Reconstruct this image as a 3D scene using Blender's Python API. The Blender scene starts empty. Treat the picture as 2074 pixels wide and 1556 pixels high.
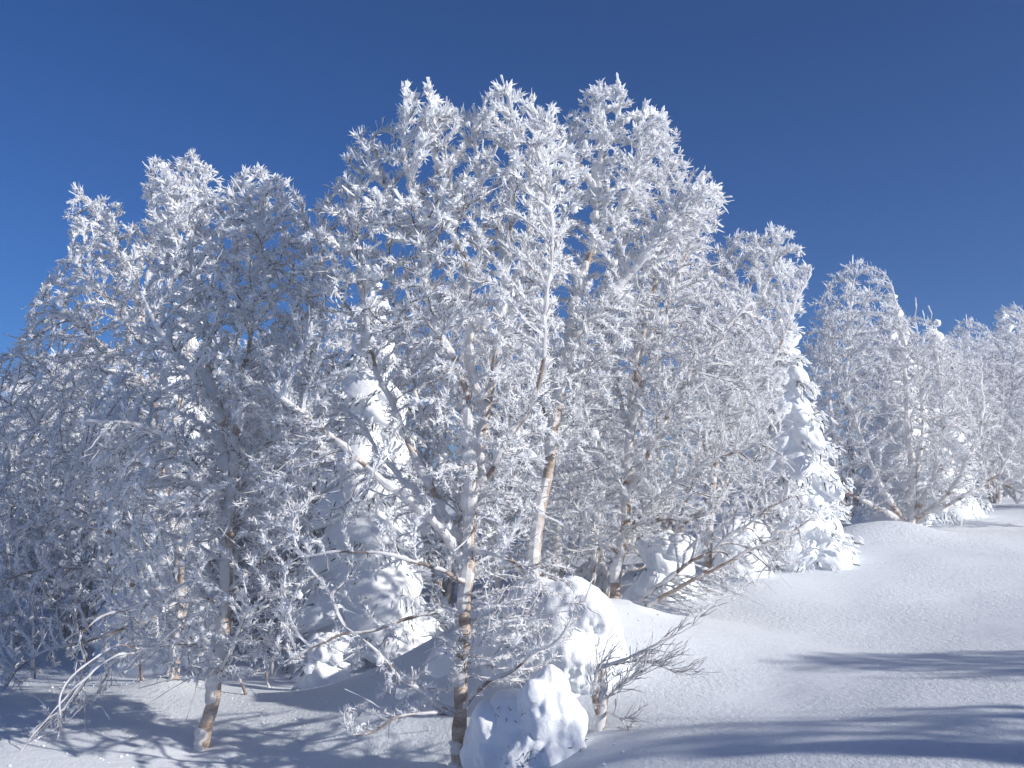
import bpy, bmesh, math, random
import numpy as np
from mathutils import Vector
from mathutils.bvhtree import BVHTree

# ------------------------------------------------------------------ camera, sky, sun, exposure
S = bpy.context.scene
COL = S.collection
F = 2035.0                      # focal length in photograph pixels (2074 wide)
PITCH = math.atan2(222.0, F)
CAM = np.array((0.0, 0.0, 2.6))
cam = bpy.data.objects.new('camera', bpy.data.cameras.new('camera'))
cam.data.sensor_width = 36.0
cam.data.lens = 36.0 * F / 2074.0
cam.data.clip_start = 0.05
cam.data.clip_end = 4000
cam.location = CAM
cam.rotation_euler = (math.pi / 2 + PITCH, 0, 0)
COL.objects.link(cam)
S.camera = cam

SUN_EL, SUN_AZ = math.radians(23), math.radians(114)     # azimuth clockwise from the view direction
w = bpy.data.worlds.new('World'); S.world = w; w.use_nodes = True
nt = w.node_tree; bg = nt.nodes['Background']
sky = nt.nodes.new('ShaderNodeTexSky'); sky.sky_type = 'NISHITA'; sky.sun_disc = False
sky.sun_elevation = SUN_EL; sky.sun_rotation = SUN_AZ
sky.altitude = 1800; sky.air_density = 1.0; sky.dust_density = 0.1; sky.ozone_density = 4.0
gam = nt.nodes.new('ShaderNodeMixRGB'); gam.blend_type = 'MULTIPLY'; gam.inputs[0].default_value = 1.0; gam.inputs[2].default_value = (.27, .60, 1.02, 1)
nt.links.new(sky.outputs[0], gam.inputs[1]); nt.links.new(gam.outputs[0], bg.inputs[0])
bg.inputs[1].default_value = 0.062
sl = bpy.data.lights.new('sun', 'SUN'); sl.energy = 4.1; sl.angle = math.radians(0.8); sl.color = (1.0, 0.97, 0.92)
so = bpy.data.objects.new('sun', sl)
sd = Vector((math.cos(SUN_EL) * math.sin(SUN_AZ), math.cos(SUN_EL) * math.cos(SUN_AZ), math.sin(SUN_EL)))
so.rotation_euler = sd.to_track_quat('Z', 'Y').to_euler(); so.location = (20, 0, 20)
COL.objects.link(so)
S.view_settings.view_transform = 'Standard'; S.view_settings.look = 'None'
S.view_settings.exposure = 0.52; S.view_settings.gamma = 1.0
S.render.engine = 'CYCLES'
S.cycles.max_bounces = 14; S.cycles.diffuse_bounces = 14; S.cycles.glossy_bounces = 2
S.cycles.transmission_bounces = 12; S.cycles.caustics_reflective = False; S.cycles.caustics_refractive = False

def at(x, y, Y):
    """the point at world distance Y that the photograph shows at pixel (x, y)"""
    u, v = (x - 1037.0) / F, -(y - 778.0) / F
    c, s = math.cos(PITCH), math.sin(PITCH)
    d = np.array((u, c - s * v, s + c * v))
    return CAM + d * (Y / d[1])

# ------------------------------------------------------------------ numeric helpers
def vnoise(p, seed=0):
    p = np.asarray(p, float)
    i = np.floor(p).astype(np.int64); f = p - i
    f = f * f * (3 - 2 * f)
    out = np.zeros(len(p))
    for dx in (0, 1):
        for dy in (0, 1):
            for dz in (0, 1):
                h = ((i[:, 0] + dx) * 73856093) ^ ((i[:, 1] + dy) * 19349663) ^ ((i[:, 2] + dz) * 83492791) ^ (seed * 2654435761 + 97)
                h = (h ^ (h >> 13)) * 1274126177 & 0x7fffffff
                h = (h ^ (h >> 16)) * 60493 & 0x7fffffff
                v = (h & 0xffff) / 65535.0
                wx = f[:, 0] if dx else 1 - f[:, 0]
                wy = f[:, 1] if dy else 1 - f[:, 1]
                wz = f[:, 2] if dz else 1 - f[:, 2]
                out += v * wx * wy * wz
    return out

def fbm(p, seed=0, oct=3):
    a, t, n = 1.0, 0.0, 0.0
    for k in range(oct):
        t = t + a * vnoise(np.asarray(p) * 2 ** k, seed + k); n += a; a *= .5
    return t / n

def unit(v):
    return v / np.maximum(np.linalg.norm(v, axis=-1, keepdims=True), 1e-9)

class MB:
    def __init__(self): self.v = []; self.f = []; self.n = 0
    def add(self, V, Fc):
        self.v.append(V); self.f.append(Fc + self.n); self.n += len(V)
    def build(self, name, mat, parent=None, smooth=True, org=None):
        me = bpy.data.meshes.new(name)
        V = np.concatenate(self.v)
        if org is not None: V = V - org
        me.vertices.add(len(V)); me.vertices.foreach_set('co', V.astype(np.float32).ravel())
        loops = np.concatenate([f.ravel() for f in self.f])
        tot = np.concatenate([np.full(len(f), f.shape[1]) for f in self.f])
        st = np.concatenate(([0], np.cumsum(tot)[:-1]))
        me.loops.add(len(loops)); me.loops.foreach_set('vertex_index', loops.astype(np.int32))
        me.polygons.add(len(tot)); me.polygons.foreach_set('loop_start', st.astype(np.int32))
        me.polygons.foreach_set('use_smooth', np.full(len(tot), smooth))
        me.update(calc_edges=True)
        me.materials.append(mat)
        o = bpy.data.objects.new(name, me); COL.objects.link(o)
        if parent is not None: o.parent = parent
        return o

def tubes(P, R, k=3, jit=0.0, rng=None):
    """many tapered tubes at once: P (N,m,3) centre lines, R (N,m) radii"""
    N, m, _ = P.shape
    T = unit(np.gradient(P, axis=1))
    mt = unit(T.mean(axis=1))
    ref = np.where(np.abs(mt[:, 2:3]) < .8, np.array((0, 0, 1.0)), np.array((1.0, 0, 0)))
    A = unit(np.cross(T, ref[:, None, :])); B = np.cross(T, A)
    ph = (rng.random((N, 1, 1)) * 6.28) if rng is not None else np.zeros((N, 1, 1))
    an = ph + (np.arange(k) * 2 * np.pi / k)[None, None, :]
    rr = np.repeat(R[:, :, None], k, axis=2)
    if jit and rng is not None: rr = rr * (1 + jit * (rng.random((N, m, k)) * 2 - 1))
    V = P[:, :, None, :] + rr[..., None] * (np.cos(an)[..., None] * A[:, :, None, :] + np.sin(an)[..., None] * B[:, :, None, :])
    b = (np.arange(N) * m * k)[:, None, None] + (np.arange(m - 1) * k)[None, :, None]
    j = np.arange(k)[None, None, :]; j2 = (j + 1) % k
    Fc = np.stack((b + j, b + j2, b + k + j2, b + k + j), axis=-1).reshape(-1, 4)
    return V.reshape(-1, 3), Fc

def resample(pts, m):
    pts = np.asarray(pts, float)
    d = np.concatenate(([0], np.cumsum(np.linalg.norm(np.diff(pts[:, :3], axis=0), axis=1))))
    t = np.linspace(0, d[-1], m)
    return np.stack([np.interp(t, d, pts[:, c]) for c in range(pts.shape[1])], axis=1)

def spline(pts, n=10):
    p = np.asarray(pts, float); q = np.vstack((2 * p[0] - p[1], p, 2 * p[-1] - p[-2])); out = []
    for i in range(1, len(q) - 2):
        for t in np.linspace(0, 1, n, endpoint=False):
            a, b, c, d = q[i - 1], q[i], q[i + 1], q[i + 2]
            out.append(.5 * (2 * b + (c - a) * t + (2 * a - 5 * b + 4 * c - d) * t * t + (3 * b - a - 3 * c + d) * t ** 3))
    out.append(p[-1])
    return np.array(out)

ICO = {}
for sdv in (1, 2, 3, 4, 5):
    bm = bmesh.new(); bmesh.ops.create_icosphere(bm, subdivisions=sdv, radius=1)
    ICO[sdv] = (np.array([v.co[:] for v in bm.verts]), np.array([[v.index for v in f.verts] for f in bm.faces])); bm.free()

def tag(o, label=None, cat=None, group=None, kind=None):
    if label: o['label'] = label
    if cat: o['category'] = cat
    if group: o['group'] = group
    if kind: o['kind'] = kind
    return o

def empty(name, loc):
    o = bpy.data.objects.new(name, None); COL.objects.link(o); o.location = loc
    o.empty_display_size = .2
    return o

# ------------------------------------------------------------------ materials
def mat(name, build):
    m = bpy.data.materials.new(name); m.use_nodes = True
    n = m.node_tree.nodes; l = m.node_tree.links
    build(n, l, n['Principled BSDF']); return m

def noise_node(n, l, scale, detail=4, rough=.55, coord='Position', stretch=None):
    g = n.new('ShaderNodeNewGeometry'); t = n.new('ShaderNodeTexNoise')
    t.inputs['Scale'].default_value = scale; t.inputs['Detail'].default_value = detail; t.inputs['Roughness'].default_value = rough
    src = g.outputs['Position']
    if stretch:
        mp = n.new('ShaderNodeMapping'); mp.inputs['Scale'].default_value = stretch
        l.new(src, mp.inputs[0]); src = mp.outputs[0]
    l.new(src, t.inputs['Vector']); return t

def ramp(n, l, src, stops):
    r = n.new('ShaderNodeValToRGB'); e = r.color_ramp.elements
    while len(e) < len(stops): e.new(.5)
    for k, (p, c) in enumerate(stops): e[k].position = p; e[k].color = (*c, 1)
    l.new(src, r.inputs[0]); return r

def bump(n, l, b, parts):
    prev = None
    for src, strength, dist in parts:
        u = n.new('ShaderNodeBump'); u.inputs['Strength'].default_value = strength; u.inputs['Distance'].default_value = dist
        l.new(src, u.inputs['Height'])
        if prev: l.new(prev.outputs[0], u.inputs['Normal'])
        prev = u
    l.new(prev.outputs[0], b.inputs['Normal'])

def snow_ground(n, l, b):
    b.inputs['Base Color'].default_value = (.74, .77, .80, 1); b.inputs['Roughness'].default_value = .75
    b.inputs['Specular IOR Level'].default_value = .25
    fine = noise_node(n, l, 17, 6, .72, stretch=(1.0, .7, 1))
    wind = noise_node(n, l, 5, 4, .6, stretch=(.6, 1.8, 1))
    big = noise_node(n, l, .55, 2, .5); sel = ramp(n, l, big.outputs[0], [(.42, (.25, .25, .25)), (.62, (1, 1, 1))])
    mul = n.new('ShaderNodeMath'); mul.operation = 'MULTIPLY'; l.new(fine.outputs[0], mul.inputs[0]); l.new(sel.outputs[0], mul.inputs[1])
    bump(n, l, b, [(wind.outputs[0], .4, .03), (mul.outputs[0], .8, .035)])

def snow_pillow(n, l, b):
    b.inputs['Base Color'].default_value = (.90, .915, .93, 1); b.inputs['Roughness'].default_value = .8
    b.inputs['Specular IOR Level'].default_value = .2
    a = noise_node(n, l, 14, 5, .65); c = noise_node(n, l, 60, 3, .6)
    bump(n, l, b, [(a.outputs[0], .4, .025), (c.outputs[0], .5, .008)])

def rime_mat(n, l, b):
    t = noise_node(n, l, 9, 3)
    r = ramp(n, l, t.outputs[0], [(.3, (.95, .96, .97)), (.7, (.98, .98, .985))]); l.new(r.outputs[0], b.inputs['Base Color'])
    b.inputs['Roughness'].default_value = .55; b.inputs['Specular IOR Level'].default_value = .35
    tr = n.new('ShaderNodeBsdfTranslucent'); l.new(r.outputs[0], tr.inputs[0])
    mx = n.new('ShaderNodeMixShader'); mx.inputs[0].default_value = .5
    l.new(b.outputs[0], mx.inputs[1]); l.new(tr.outputs[0], mx.inputs[2]); l.new(mx.outputs[0], n['Material Output'].inputs[0])

def bark_mat(n, l, b):
    t = noise_node(n, l, 5, 5, .65, stretch=(1, 1, 2.2)); f = noise_node(n, l, 42, 4, .7, stretch=(.6, .6, 2))
    r = ramp(n, l, t.outputs[0], [(.30, (.24, .165, .125)), (.45, (.45, .35, .275)), (.58, (.58, .49, .41)), (.75, (.68, .62, .55))])
    q = ramp(n, l, f.outputs[0], [(.35, (.58, .52, .48)), (.6, (1, 1, 1))])
    mx = n.new('ShaderNodeMixRGB'); mx.blend_type = 'MULTIPLY'; mx.inputs[0].default_value = .8
    l.new(r.outputs[0], mx.inputs[1]); l.new(q.outputs[0], mx.inputs[2]); l.new(mx.outputs[0], b.inputs['Base Color'])
    b.inputs['Roughness'].default_value = .8; bump(n, l, b, [(f.outputs[0], .7, .01)])

def limb_mat(n, l, b):
    t = noise_node(n, l, 12, 4, .6)
    r = ramp(n, l, t.outputs[0], [(.3, (.14, .105, .09)), (.55, (.28, .22, .19)), (.75, (.45, .38, .33))])
    l.new(r.outputs[0], b.inputs['Base Color']); b.inputs['Roughness'].default_value = .8
    bump(n, l, b, [(t.outputs[0], .5, .01)])

def twig_mat(n, l, b):
    t = noise_node(n, l, 4, 3)
    r = ramp(n, l, t.outputs[0], [(.3, (.07, .045, .04)), (.7, (.20, .13, .105))])
    l.new(r.outputs[0], b.inputs['Base Color']); b.inputs['Roughness'].default_value = .7

def needle_mat(n, l, b):
    t = noise_node(n, l, 20, 3)
    r = ramp(n, l, t.outputs[0], [(.3, (.018, .03, .016)), (.7, (.06, .085, .045))])
    l.new(r.outputs[0], b.inputs['Base Color']); b.inputs['Roughness'].default_value = .7

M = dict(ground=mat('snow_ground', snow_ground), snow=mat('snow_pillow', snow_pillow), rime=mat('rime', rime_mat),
         bark=mat('birch_bark', bark_mat), limb=mat('limb_bark', limb_mat), twig=mat('twig_bark', twig_mat),
         needle=mat('fir_needles', needle_mat))

# ------------------------------------------------------------------ terrain
CP = [at(*c) for c in [
    (413, 1513, 10), (928, 1590, 9), (600, 1398, 13.4), (100, 1392, 13.4), (0, 1556, 9.2), (300, 1250, 19), (-200, 1260, 19),
    (750, 1392, 13), (1060, 1560, 8.2), (1200, 1470, 8.6), (1300, 1545, 7.4), (1500, 1400, 9.2), (2074, 1300, 10.5), (2074, 1556, 6.3),
    (1243, 1232, 12), (1083, 1180, 11.2), (1290, 1262, 11), (1560, 1195, 14), (1640, 1110, 16.5), (1750, 1100, 17.2), (2074, 1088, 18),
    (1950, 1030, 24), (2074, 1006, 30), (1450, 1180, 15), (1700, 1250, 12.6), (2300, 1150, 15), (1000, 1150, 20), (1300, 1060, 28), (350, 1385, 12.2)]]
CP += [np.array(c) for c in [(0, 0, .8), (4, 0, .9), (-6, 1, .35), (8, 5, 1.15), (-14, 8, -.25), (14, 14, 1.8), (-16, 20, .5),
                              (-12, 40, 2.2), (4, 42, 2.6), (24, 42, 3.4), (24, 0, 1.8), (-20, -6, 0), (20, -10, 2.2)]]
CP = np.array(CP)
def tps_fit(P):
    n = len(P); d = np.linalg.norm(P[:, None, :2] - P[None, :, :2], axis=2)
    K = np.where(d > 0, d * d * np.log(np.maximum(d, 1e-9)), 0) + np.eye(n) * .35
    Q = np.hstack((np.ones((n, 1)), P[:, :2]))
    A = np.block([[K, Q], [Q.T, np.zeros((3, 3))]])
    return np.linalg.solve(A, np.concatenate((P[:, 2], np.zeros(3))))
TW = tps_fit(CP)
BUMPS = [(*at(1810, 1075, 18)[:2], .30, .85), (*at(1720, 1085, 17.6)[:2], .16, .6), (*at(345, 1380, 12.2)[:2], .12, .4),
         (*at(395, 1505, 10.1)[:2], .05, .16), (*at(1262, 1240, 12)[:2], .14, .4), (*at(1545, 1188, 14)[:2], .12, .8), (*at(413, 1515, 10)[:2], -.09, .22), (*at(440, 1520, 9.9)[:2], .07, .2), (*at(926, 1590, 9)[:2], -.08, .2), (*at(880, 1590, 9)[:2], .06, .25), (*at(1240, 1245, 12)[:2], -.07, .22)]
def ground_z(x, y):
    x = np.atleast_1d(np.asarray(x, float)); y = np.atleast_1d(np.asarray(y, float))
    cx = 25 * np.tanh(x / 25); cy = np.where(y < 25, np.maximum(y, -12 + 6 * np.tanh((y + 12) / 6) * (y < -12)), 25 + 18 * np.tanh((y - 25) / 18))
    cy = np.where(y < -12, -12, cy)
    d = np.sqrt((cx[:, None] - CP[None, :, 0]) ** 2 + (cy[:, None] - CP[None, :, 1]) ** 2)
    z = (np.where(d > 0, d * d * np.log(np.maximum(d, 1e-9)), 0) @ TW[:-3]) + TW[-3] + TW[-2] * cx + TW[-1] * cy
    for bx, by, h, r in BUMPS: z = z + h * np.exp(-((x - bx) ** 2 + (y - by) ** 2) / (r * r))
    p = np.stack((x, y, 0 * x), 1)
    near = np.exp(-np.maximum(np.hypot(x, y) - 25, 0) / 20)
    z = z + near * (.16 * (fbm(p * .45, 3, 2) - .5) + .05 * (fbm(p * np.array((1.1, 2.2, 1)), 9, 3) - .5))
    return z
def gz(x, y): return float(ground_z(x, y)[0])

def build_ground():
    u = np.linspace(-1, 1, 270); xs = 14 * u + 900 * np.sign(u) * np.abs(u) ** 9
    v = np.linspace(0, 1, 270); ys = -12 + 42 * v + 1200 * v ** 11
    X, Y = np.meshgrid(xs, ys)
    Z = ground_z(X.ravel(), Y.ravel())
    V = np.stack((X.ravel(), Y.ravel(), Z), 1)
    n = len(xs); i = np.arange(len(ys) - 1)[:, None] * n + np.arange(n - 1)[None, :]
    mb = MB(); mb.add(V, np.stack((i, i + 1, i + n + 1, i + n), -1).reshape(-1, 4))
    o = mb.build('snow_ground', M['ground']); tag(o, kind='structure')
    o['label'] = 'smooth wind-packed snow slope falling to the left'
build_ground()

# ------------------------------------------------------------------ birches
WIND = np.array((-.72, -.62, .30)); WIND /= np.linalg.norm(WIND)

def poly_inside(P, poly):
    x, y = P[:, 0], P[:, 1]; ins = np.zeros(len(P), bool); dmin = np.full(len(P), 1e9)
    for (x0, y0), (x1, y1) in zip(poly, poly[1:] + poly[:1]):
        c = ((y0 > y) != (y1 > y)); ins ^= c & (x < (x1 - x0) * (y - y0) / (y1 - y0 + 1e-9) + x0)
        dx, dy = x1 - x0, y1 - y0
        t = np.clip(((x - x0) * dx + (y - y0) * dy) / (dx * dx + dy * dy + 1e-9), 0, 1)
        dmin = np.minimum(dmin, np.hypot(x - x0 - t * dx, y - y0 - t * dy))
    return ins, dmin

def envelope(polys, Y, half, n, rng, thin=()):
    """crown points: the outline of the crown at distance Y, rounded in depth"""
    out = []
    for poly, share in polys:
        a = np.array(poly, float); lo, hi = a.min(0), a.max(0); got = []
        need = int(n * share)
        while need > 0:
            q = lo + rng.random((4000, 2)) * (hi - lo)
            ins, dm = poly_inside(q, poly); q, dm = q[ins], dm[ins]
            h = half * np.sqrt(np.clip(dm * Y / F / half, 0, 1)) * .95 + .05
            yy = Y + (rng.random(len(q)) * 2 - 1) * h
            keep = np.ones(len(q), bool)
            for wp, front, back in thin:
                i2, _ = poly_inside(q, wp)
                keep &= ~i2 | (rng.random(len(q)) < np.where(yy < Y + .05, front, back))
            for (px, py), d, kp in list(zip(q, yy, keep))[:need]:
                if kp: got.append(at(px, py, d))
            need -= len(q)
        out += got
    return np.array(out)

def colonize(X0, D0, attr, step, kill, infl, trop, rng, ctr, iters=140, keep=.7):
    cap = len(X0) + 30000
    X = np.zeros((cap, 3)); D = np.zeros((cap, 3)); par = np.full(cap, -1); last = np.zeros((cap, 3)); nch = np.zeros(cap, int)
    n = len(X0); X[:n] = X0; D[:n] = D0
    nd = np.full(len(attr), 1e9); ni = np.zeros(len(attr), int)
    for s in range(0, n, 400):
        d = np.linalg.norm(attr[:, None] - X[None, s:min(s + 400, n)], axis=2); j = d.argmin(1); m = d[np.arange(len(attr)), j]
        b = m < nd; nd[b] = m[b]; ni[b] = j[b] + s
    for it in range(iters):
        act = nd < infl
        if not act.any():
            if len(attr) and infl < 4: infl *= 1.5; continue
            break
        u = unit(attr[act] - X[ni[act]]); Sm = np.zeros((n, 3)); np.add.at(Sm, ni[act], u)
        idx = np.unique(ni[act]); v = unit(Sm[idx])
        v = unit(v + keep * D[idx] + trop + .3 * unit(X[idx] - ctr) + rng.normal(0, .10, v.shape))
        ok = ((v * last[idx]).sum(1) < .96) & (nch[idx] < 3)
        dead = idx[~ok]
        if len(dead):
            kl = ~np.isin(ni, dead); attr, nd, ni = attr[kl], nd[kl], ni[kl]
        idx, v = idx[ok], v[ok]
        if not len(idx) or n + len(idx) > cap:
            if not len(attr): break
            continue
        k = len(idx); X[n:n + k] = X[idx] + step * v; D[n:n + k] = v; par[n:n + k] = idx; last[idx] = v; nch[idx] += 1
        d = np.linalg.norm(attr[:, None] - X[None, n:n + k], axis=2)
        if len(attr):
            j = d.argmin(1); m = d[np.arange(len(attr)), j]; b = m < nd; nd[b] = m[b]; ni[b] = j[b] + n
            kl = nd > kill; attr, nd, ni = attr[kl], nd[kl], ni[kl]
        n += k
        if not len(attr): break
    return X[:n], D[:n], par[:n]

def limb_rime_dir(T):
    up = np.array((0, 0, 1.0))
    return unit(WIND + up * (1 - np.abs(T[..., 2:3])) * .9)

def birch(name, label, group, limbs, attr, seed, twigs, rime=1.0, top_rime=1.6, plaster=.5, step=.06, kill=.088,
          trop=(0, 0, .18), low_bias=(0, 0, 0), high_bias=(0, 0, .35), tlen=(.03, .20), twig_r=.003, clumps=0, k_limb=10, base=None, wands=.07):
    """limbs: [(points with radius column (n,4))]; the first is the trunk"""
    rng = np.random.default_rng(seed)
    curves = [spline(np.array(l), 8) for l in limbs]
    if base is None: base = curves[0][0][:3].copy()
    base = base.copy(); base[2] = gz(base[0], base[1])
    root = empty(name, base); tag(root, label, 'tree', group)
    wob = lambda c: c[:, :3] + (np.stack([fbm(c[:, :3] * 3.5 + 7 * q, seed + q, 2) for q in range(3)], 1) - .5) * np.minimum(.16, c[:, 3:4] * 1.2 + .10 * np.clip((.04 - c[:, 3:4]) / .02, 0, 1) + .03) * np.linspace(0, 1, len(c))[:, None] ** .3
    X0, D0, rime_mb = [], [], MB()
    zlo, ztop = base[2], max(c[:, 2].max() for c in curves)
    for i, c in enumerate(curves):
        L = np.linalg.norm(np.diff(c[:, :3], axis=0), axis=1).sum()
        pts = wob(c); c = np.hstack((pts, c[:, 3:4]))
        if i == 0:
            c = c[c[:, 2] > base[2] + .05]; f0 = c[0].copy(); f1 = f0.copy(); f1[2] = base[2] - .35; f1[3] *= 1.12; f1[:2] += (f0[:2] - c[6, :2]) * .5
            c = np.vstack((f1, c))
        m = max(8, int(L / .06)); rs = resample(c, m)
        k = k_limb if i else k_limb + 4
        R = rs[:, 3] * (1 + .16 * (fbm(rs[:, :3] * 9, seed + 31, 2) - .5))
        mb = MB(); V, Fc = tubes(rs[None, :, :3], R[None], k)
        ctr = np.repeat(rs[:, :3], k, axis=0); nn = vnoise(V * 22, seed + 5)
        V = ctr + (V - ctr) * (1 + .14 * (nn[:, None] - .5)); mb.add(V, Fc)
        mb.build('trunk' if i == 0 else 'limb', M['bark'] if rs[0, 3] > .028 else M['limb'], root, org=base)
        # rime plastered on the windward side, in patches
        m2 = max(10, int(L / .035)); r2 = resample(c, m2); T = unit(np.gradient(r2[:, :3], axis=0))
        up = 1 - np.abs(T[:, 2])
        pat = fbm(r2[:, :3] * 4.6, seed + 77 + i, 3)
        hgt = np.clip((r2[:, 2] - zlo) / max(ztop - zlo, .1), 0, 1)
        amt = np.clip((pat - .54 + plaster * .22 + hgt * .12) * 6, 0, 1)
        t = (.008 + .014 * hgt) * np.clip(r2[:, 3] / .02, .35, 1.2) * rime * amt * (.15 + 1.7 * vnoise(r2[:, :3] * 13, seed + 3))
        off = limb_rime_dir(T) * (r2[:, 3:4] * .25 + t[:, None] * .8)
        Rr = np.where(amt > .02, r2[:, 3] * .93 + t, r2[:, 3] * .5)
        V, Fc = tubes((r2[:, :3] + off)[None], Rr[None], 8)
        ctr = np.repeat(r2[:, :3] + off, 8, axis=0); V = ctr + (V - ctr) * (1 + .75 * (fbm(V * 24, seed + 8, 2)[:, None] - .5))
        rime_mb.add(V, Fc)
        nodes = resample(c, max(3, int(L / step)))
        X0.append(nodes[:, :3]); D0.append(unit(np.gradient(nodes[:, :3], axis=0)))
    X0 = np.concatenate(X0); D0 = np.concatenate(D0); n0 = len(X0)
    X, D, par = colonize(X0, D0, attr, step, kill, .45, np.array(trop), rng, base + np.array((0, 0, .25 * (ztop - zlo))))
    n = len(X); ex = 2.5; acc = np.zeros(n); main = np.full(n, -1); best = np.zeros(n); r = np.zeros(n)
    for i in range(n - 1, n0 - 1, -1):
        r[i] = min(.021, max(.0042, acc[i] ** (1 / ex))); p = par[i]; acc[p] += r[i] ** ex
        if r[i] >= best[p]: best[p] = r[i]; main[p] = i
    groups = {4: [], 8: [], 16: []}
    for i in range(n0, n):
        p = par[i]
        if p >= n0 and main[p] == i: continue
        ch = [np.append(X[p], r[i])]; j = i
        while j >= 0: ch.append(np.append(X[j], r[j])); j = main[j] if main[j] >= n0 else -1
        ch = np.array(ch)
        if len(ch) > 3: ch[1:-1, :3] = .5 * ch[1:-1, :3] + .25 * (ch[:-2, :3] + ch[2:, :3])
        ch[-1, 3] *= .6
        m = 4 if len(ch) <= 5 else 8 if len(ch) <= 12 else 16
        groups[m].append(resample(ch, m))
    crown, up = MB(), np.array((0, 0, 1.0))
    def rime_t(P):
        h = np.clip((P[..., 2] - zlo) / max(ztop - zlo, .1), 0, 1)
        q = P.reshape(-1, 3)
        nz = fbm(q * 2.3, seed + 40, 2).reshape(P.shape[:-1]); nf = vnoise(q * 24, seed + 41).reshape(P.shape[:-1])
        return .0064 * rime * (.80 + (top_rime - .80) * h ** 1.6) * np.clip(.25 + 1.55 * nz, .25, 1.6) * (.55 + .9 * nf)
    for m, g in groups.items():
        if not g: continue
        g = np.array(g); crown.add(*tubes(g[:, :, :3], g[:, :, 3], 3, rng=rng))
        g2 = np.array([resample(q, max(4, int(m * 1.1))) for q in g]); t = rime_t(g2[:, :, :3]); T = unit(np.gradient(g2[:, :, :3], axis=1))
        t = t * np.clip((fbm(g2[:, :, :3].reshape(-1, 3) * 6, seed + 50, 2).reshape(t.shape) - .30) * 7, .05, 1.15)
        off = limb_rime_dir(T) * (g2[:, :, 3] * .45 + t * .55)[..., None]
        Rr = g2[:, :, 3] * .85 + t; Rr[:, -1] *= .4
        rime_mb.add(*tubes(g2[:, :, :3] + off, Rr, 3, .25, rng))
    # twigs: short ones everywhere (spindles of rime on a thin dark core), longer fingers at the top
    wgt = np.where(r[n0:] < .0075, 1.0, .3) * np.where(main[n0:] < 0, 1.4, 1.0)
    def twig_set(N, lo, hi, rs, k, spread, dark):
        pick = rng.choice(np.arange(n0, n), N, p=wgt / wgt.sum())
        hf = np.clip((X[pick, 2] - zlo) / max(ztop - zlo, .1), 0, 1)[:, None]
        if k > 3:
            ok = rng.random(N) < (.25 + .75 * hf[:, 0] ** 1.5); pick, hf = pick[ok], hf[ok]; N = len(pick)
        bias = np.array(low_bias) * (1 - hf) + np.array(high_bias) * hf
        d = unit(D[pick] + unit(rng.normal(0, 1, (N, 3))) * spread + bias)
        Ls = (lo + (hi - lo) * rng.random((N, 1)) ** 1.5) * (.8 + .5 * hf)
        st = X[pick] + (X[par[pick]] - X[pick]) * rng.random((N, 1))
        if k > 3:
            tt = np.array((0, .42, .9, 1.0))[None, :, None]
            bend = unit(rng.normal(0, 1, (N, 3))) * .14 + bias * .2
            P = st[:, None] + d[:, None] * Ls[:, None] * tt + bend[:, None] * Ls[:, None] * tt ** 2 + rng.normal(0, .05, (N, 4, 3)) * Ls[:, None] * ((tt > 0) & (tt < .95))
            t = rime_t(P) * rs * (.5 + .9 * rng.random((N, 1))) * np.array((.7, 1.0, 1.25, .55))[None]
            crown.add(*tubes(P[:, (0, 3)] - WIND * .002, np.tile(np.array((1.0, .5)) * twig_r, (N, 1)), 3, rng=rng))
            rime_mb.add(*tubes(P + limb_rime_dir(unit(np.gradient(P, axis=1))) * (t * .5)[..., None], t, k, .3, rng))
        else:
            q = rng.uniform(.12, .5, (N, 1))
            mid = st + d * Ls * q + rng.normal(0, .06, (N, 3)) * Ls
            t = rime_t(mid[:, None])[:, 0] * rs * (.5 + .95 * rng.random(N)); t = np.minimum(t, Ls[:, 0] * .42)
            W = limb_rime_dir(d); A = unit(np.cross(d, W)); ph = rng.random((N, 1)) * 6.28
            B = np.cross(d, A); V = np.empty((N, 4, 3)); off = W * (t * .5)[:, None]
            V[:, 3] = st + d * Ls + off * .8
            for j in range(3):
                an = ph + j * 2.094; V[:, j] = mid + off + (np.cos(an) * A + np.sin(an) * B) * (t * rng.uniform(.75, 1.3, N))[:, None]
            i0 = (np.arange(N) * 4)[:, None, None]; cone = np.array(((3, 0, 1), (3, 1, 2), (3, 2, 0)))[None]
            rime_mb.add(V.reshape(-1, 3), (i0 + cone).reshape(-1, 3))
            m_ = rng.random(N) < dark; n_ = int(m_.sum())
            V = np.empty((n_, 4, 3)); s0 = st[m_] - WIND * .0015; V[:, 3] = s0 + (d * Ls * rng.uniform(.8, 1.3, (N, 1)))[m_]
            for j in range(3): V[:, j] = s0 + (math.cos(j * 2.094) * A + math.sin(j * 2.094) * B)[m_] * twig_r
            crown.add(V.reshape(-1, 3), ((np.arange(n_) * 4)[:, None, None] + cone).reshape(-1, 3))
    # long thin whips, dark underneath with a rib of rime on the windward side
    N = int(twigs * wands); pick = rng.choice(np.arange(n0, n), N, p=wgt / wgt.sum())
    hf = np.clip((X[pick, 2] - zlo) / max(ztop - zlo, .1), 0, 1)[:, None]
    bias = np.array(low_bias) * (1 - hf) + np.array(high_bias) * hf
    d = unit(D[pick] * 1.2 + unit(rng.normal(0, 1, (N, 3))) * .6 + bias); Ls = rng.uniform(.10, .36, (N, 1)) * (tlen[1] / .2) * (1.15 - .75 * hf)
    tt = np.linspace(0, 1, 5)[None, :, None]; bend = unit(rng.normal(0, 1, (N, 3))) * .35 + bias * .5 + np.array((0, 0, -.12))
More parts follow.
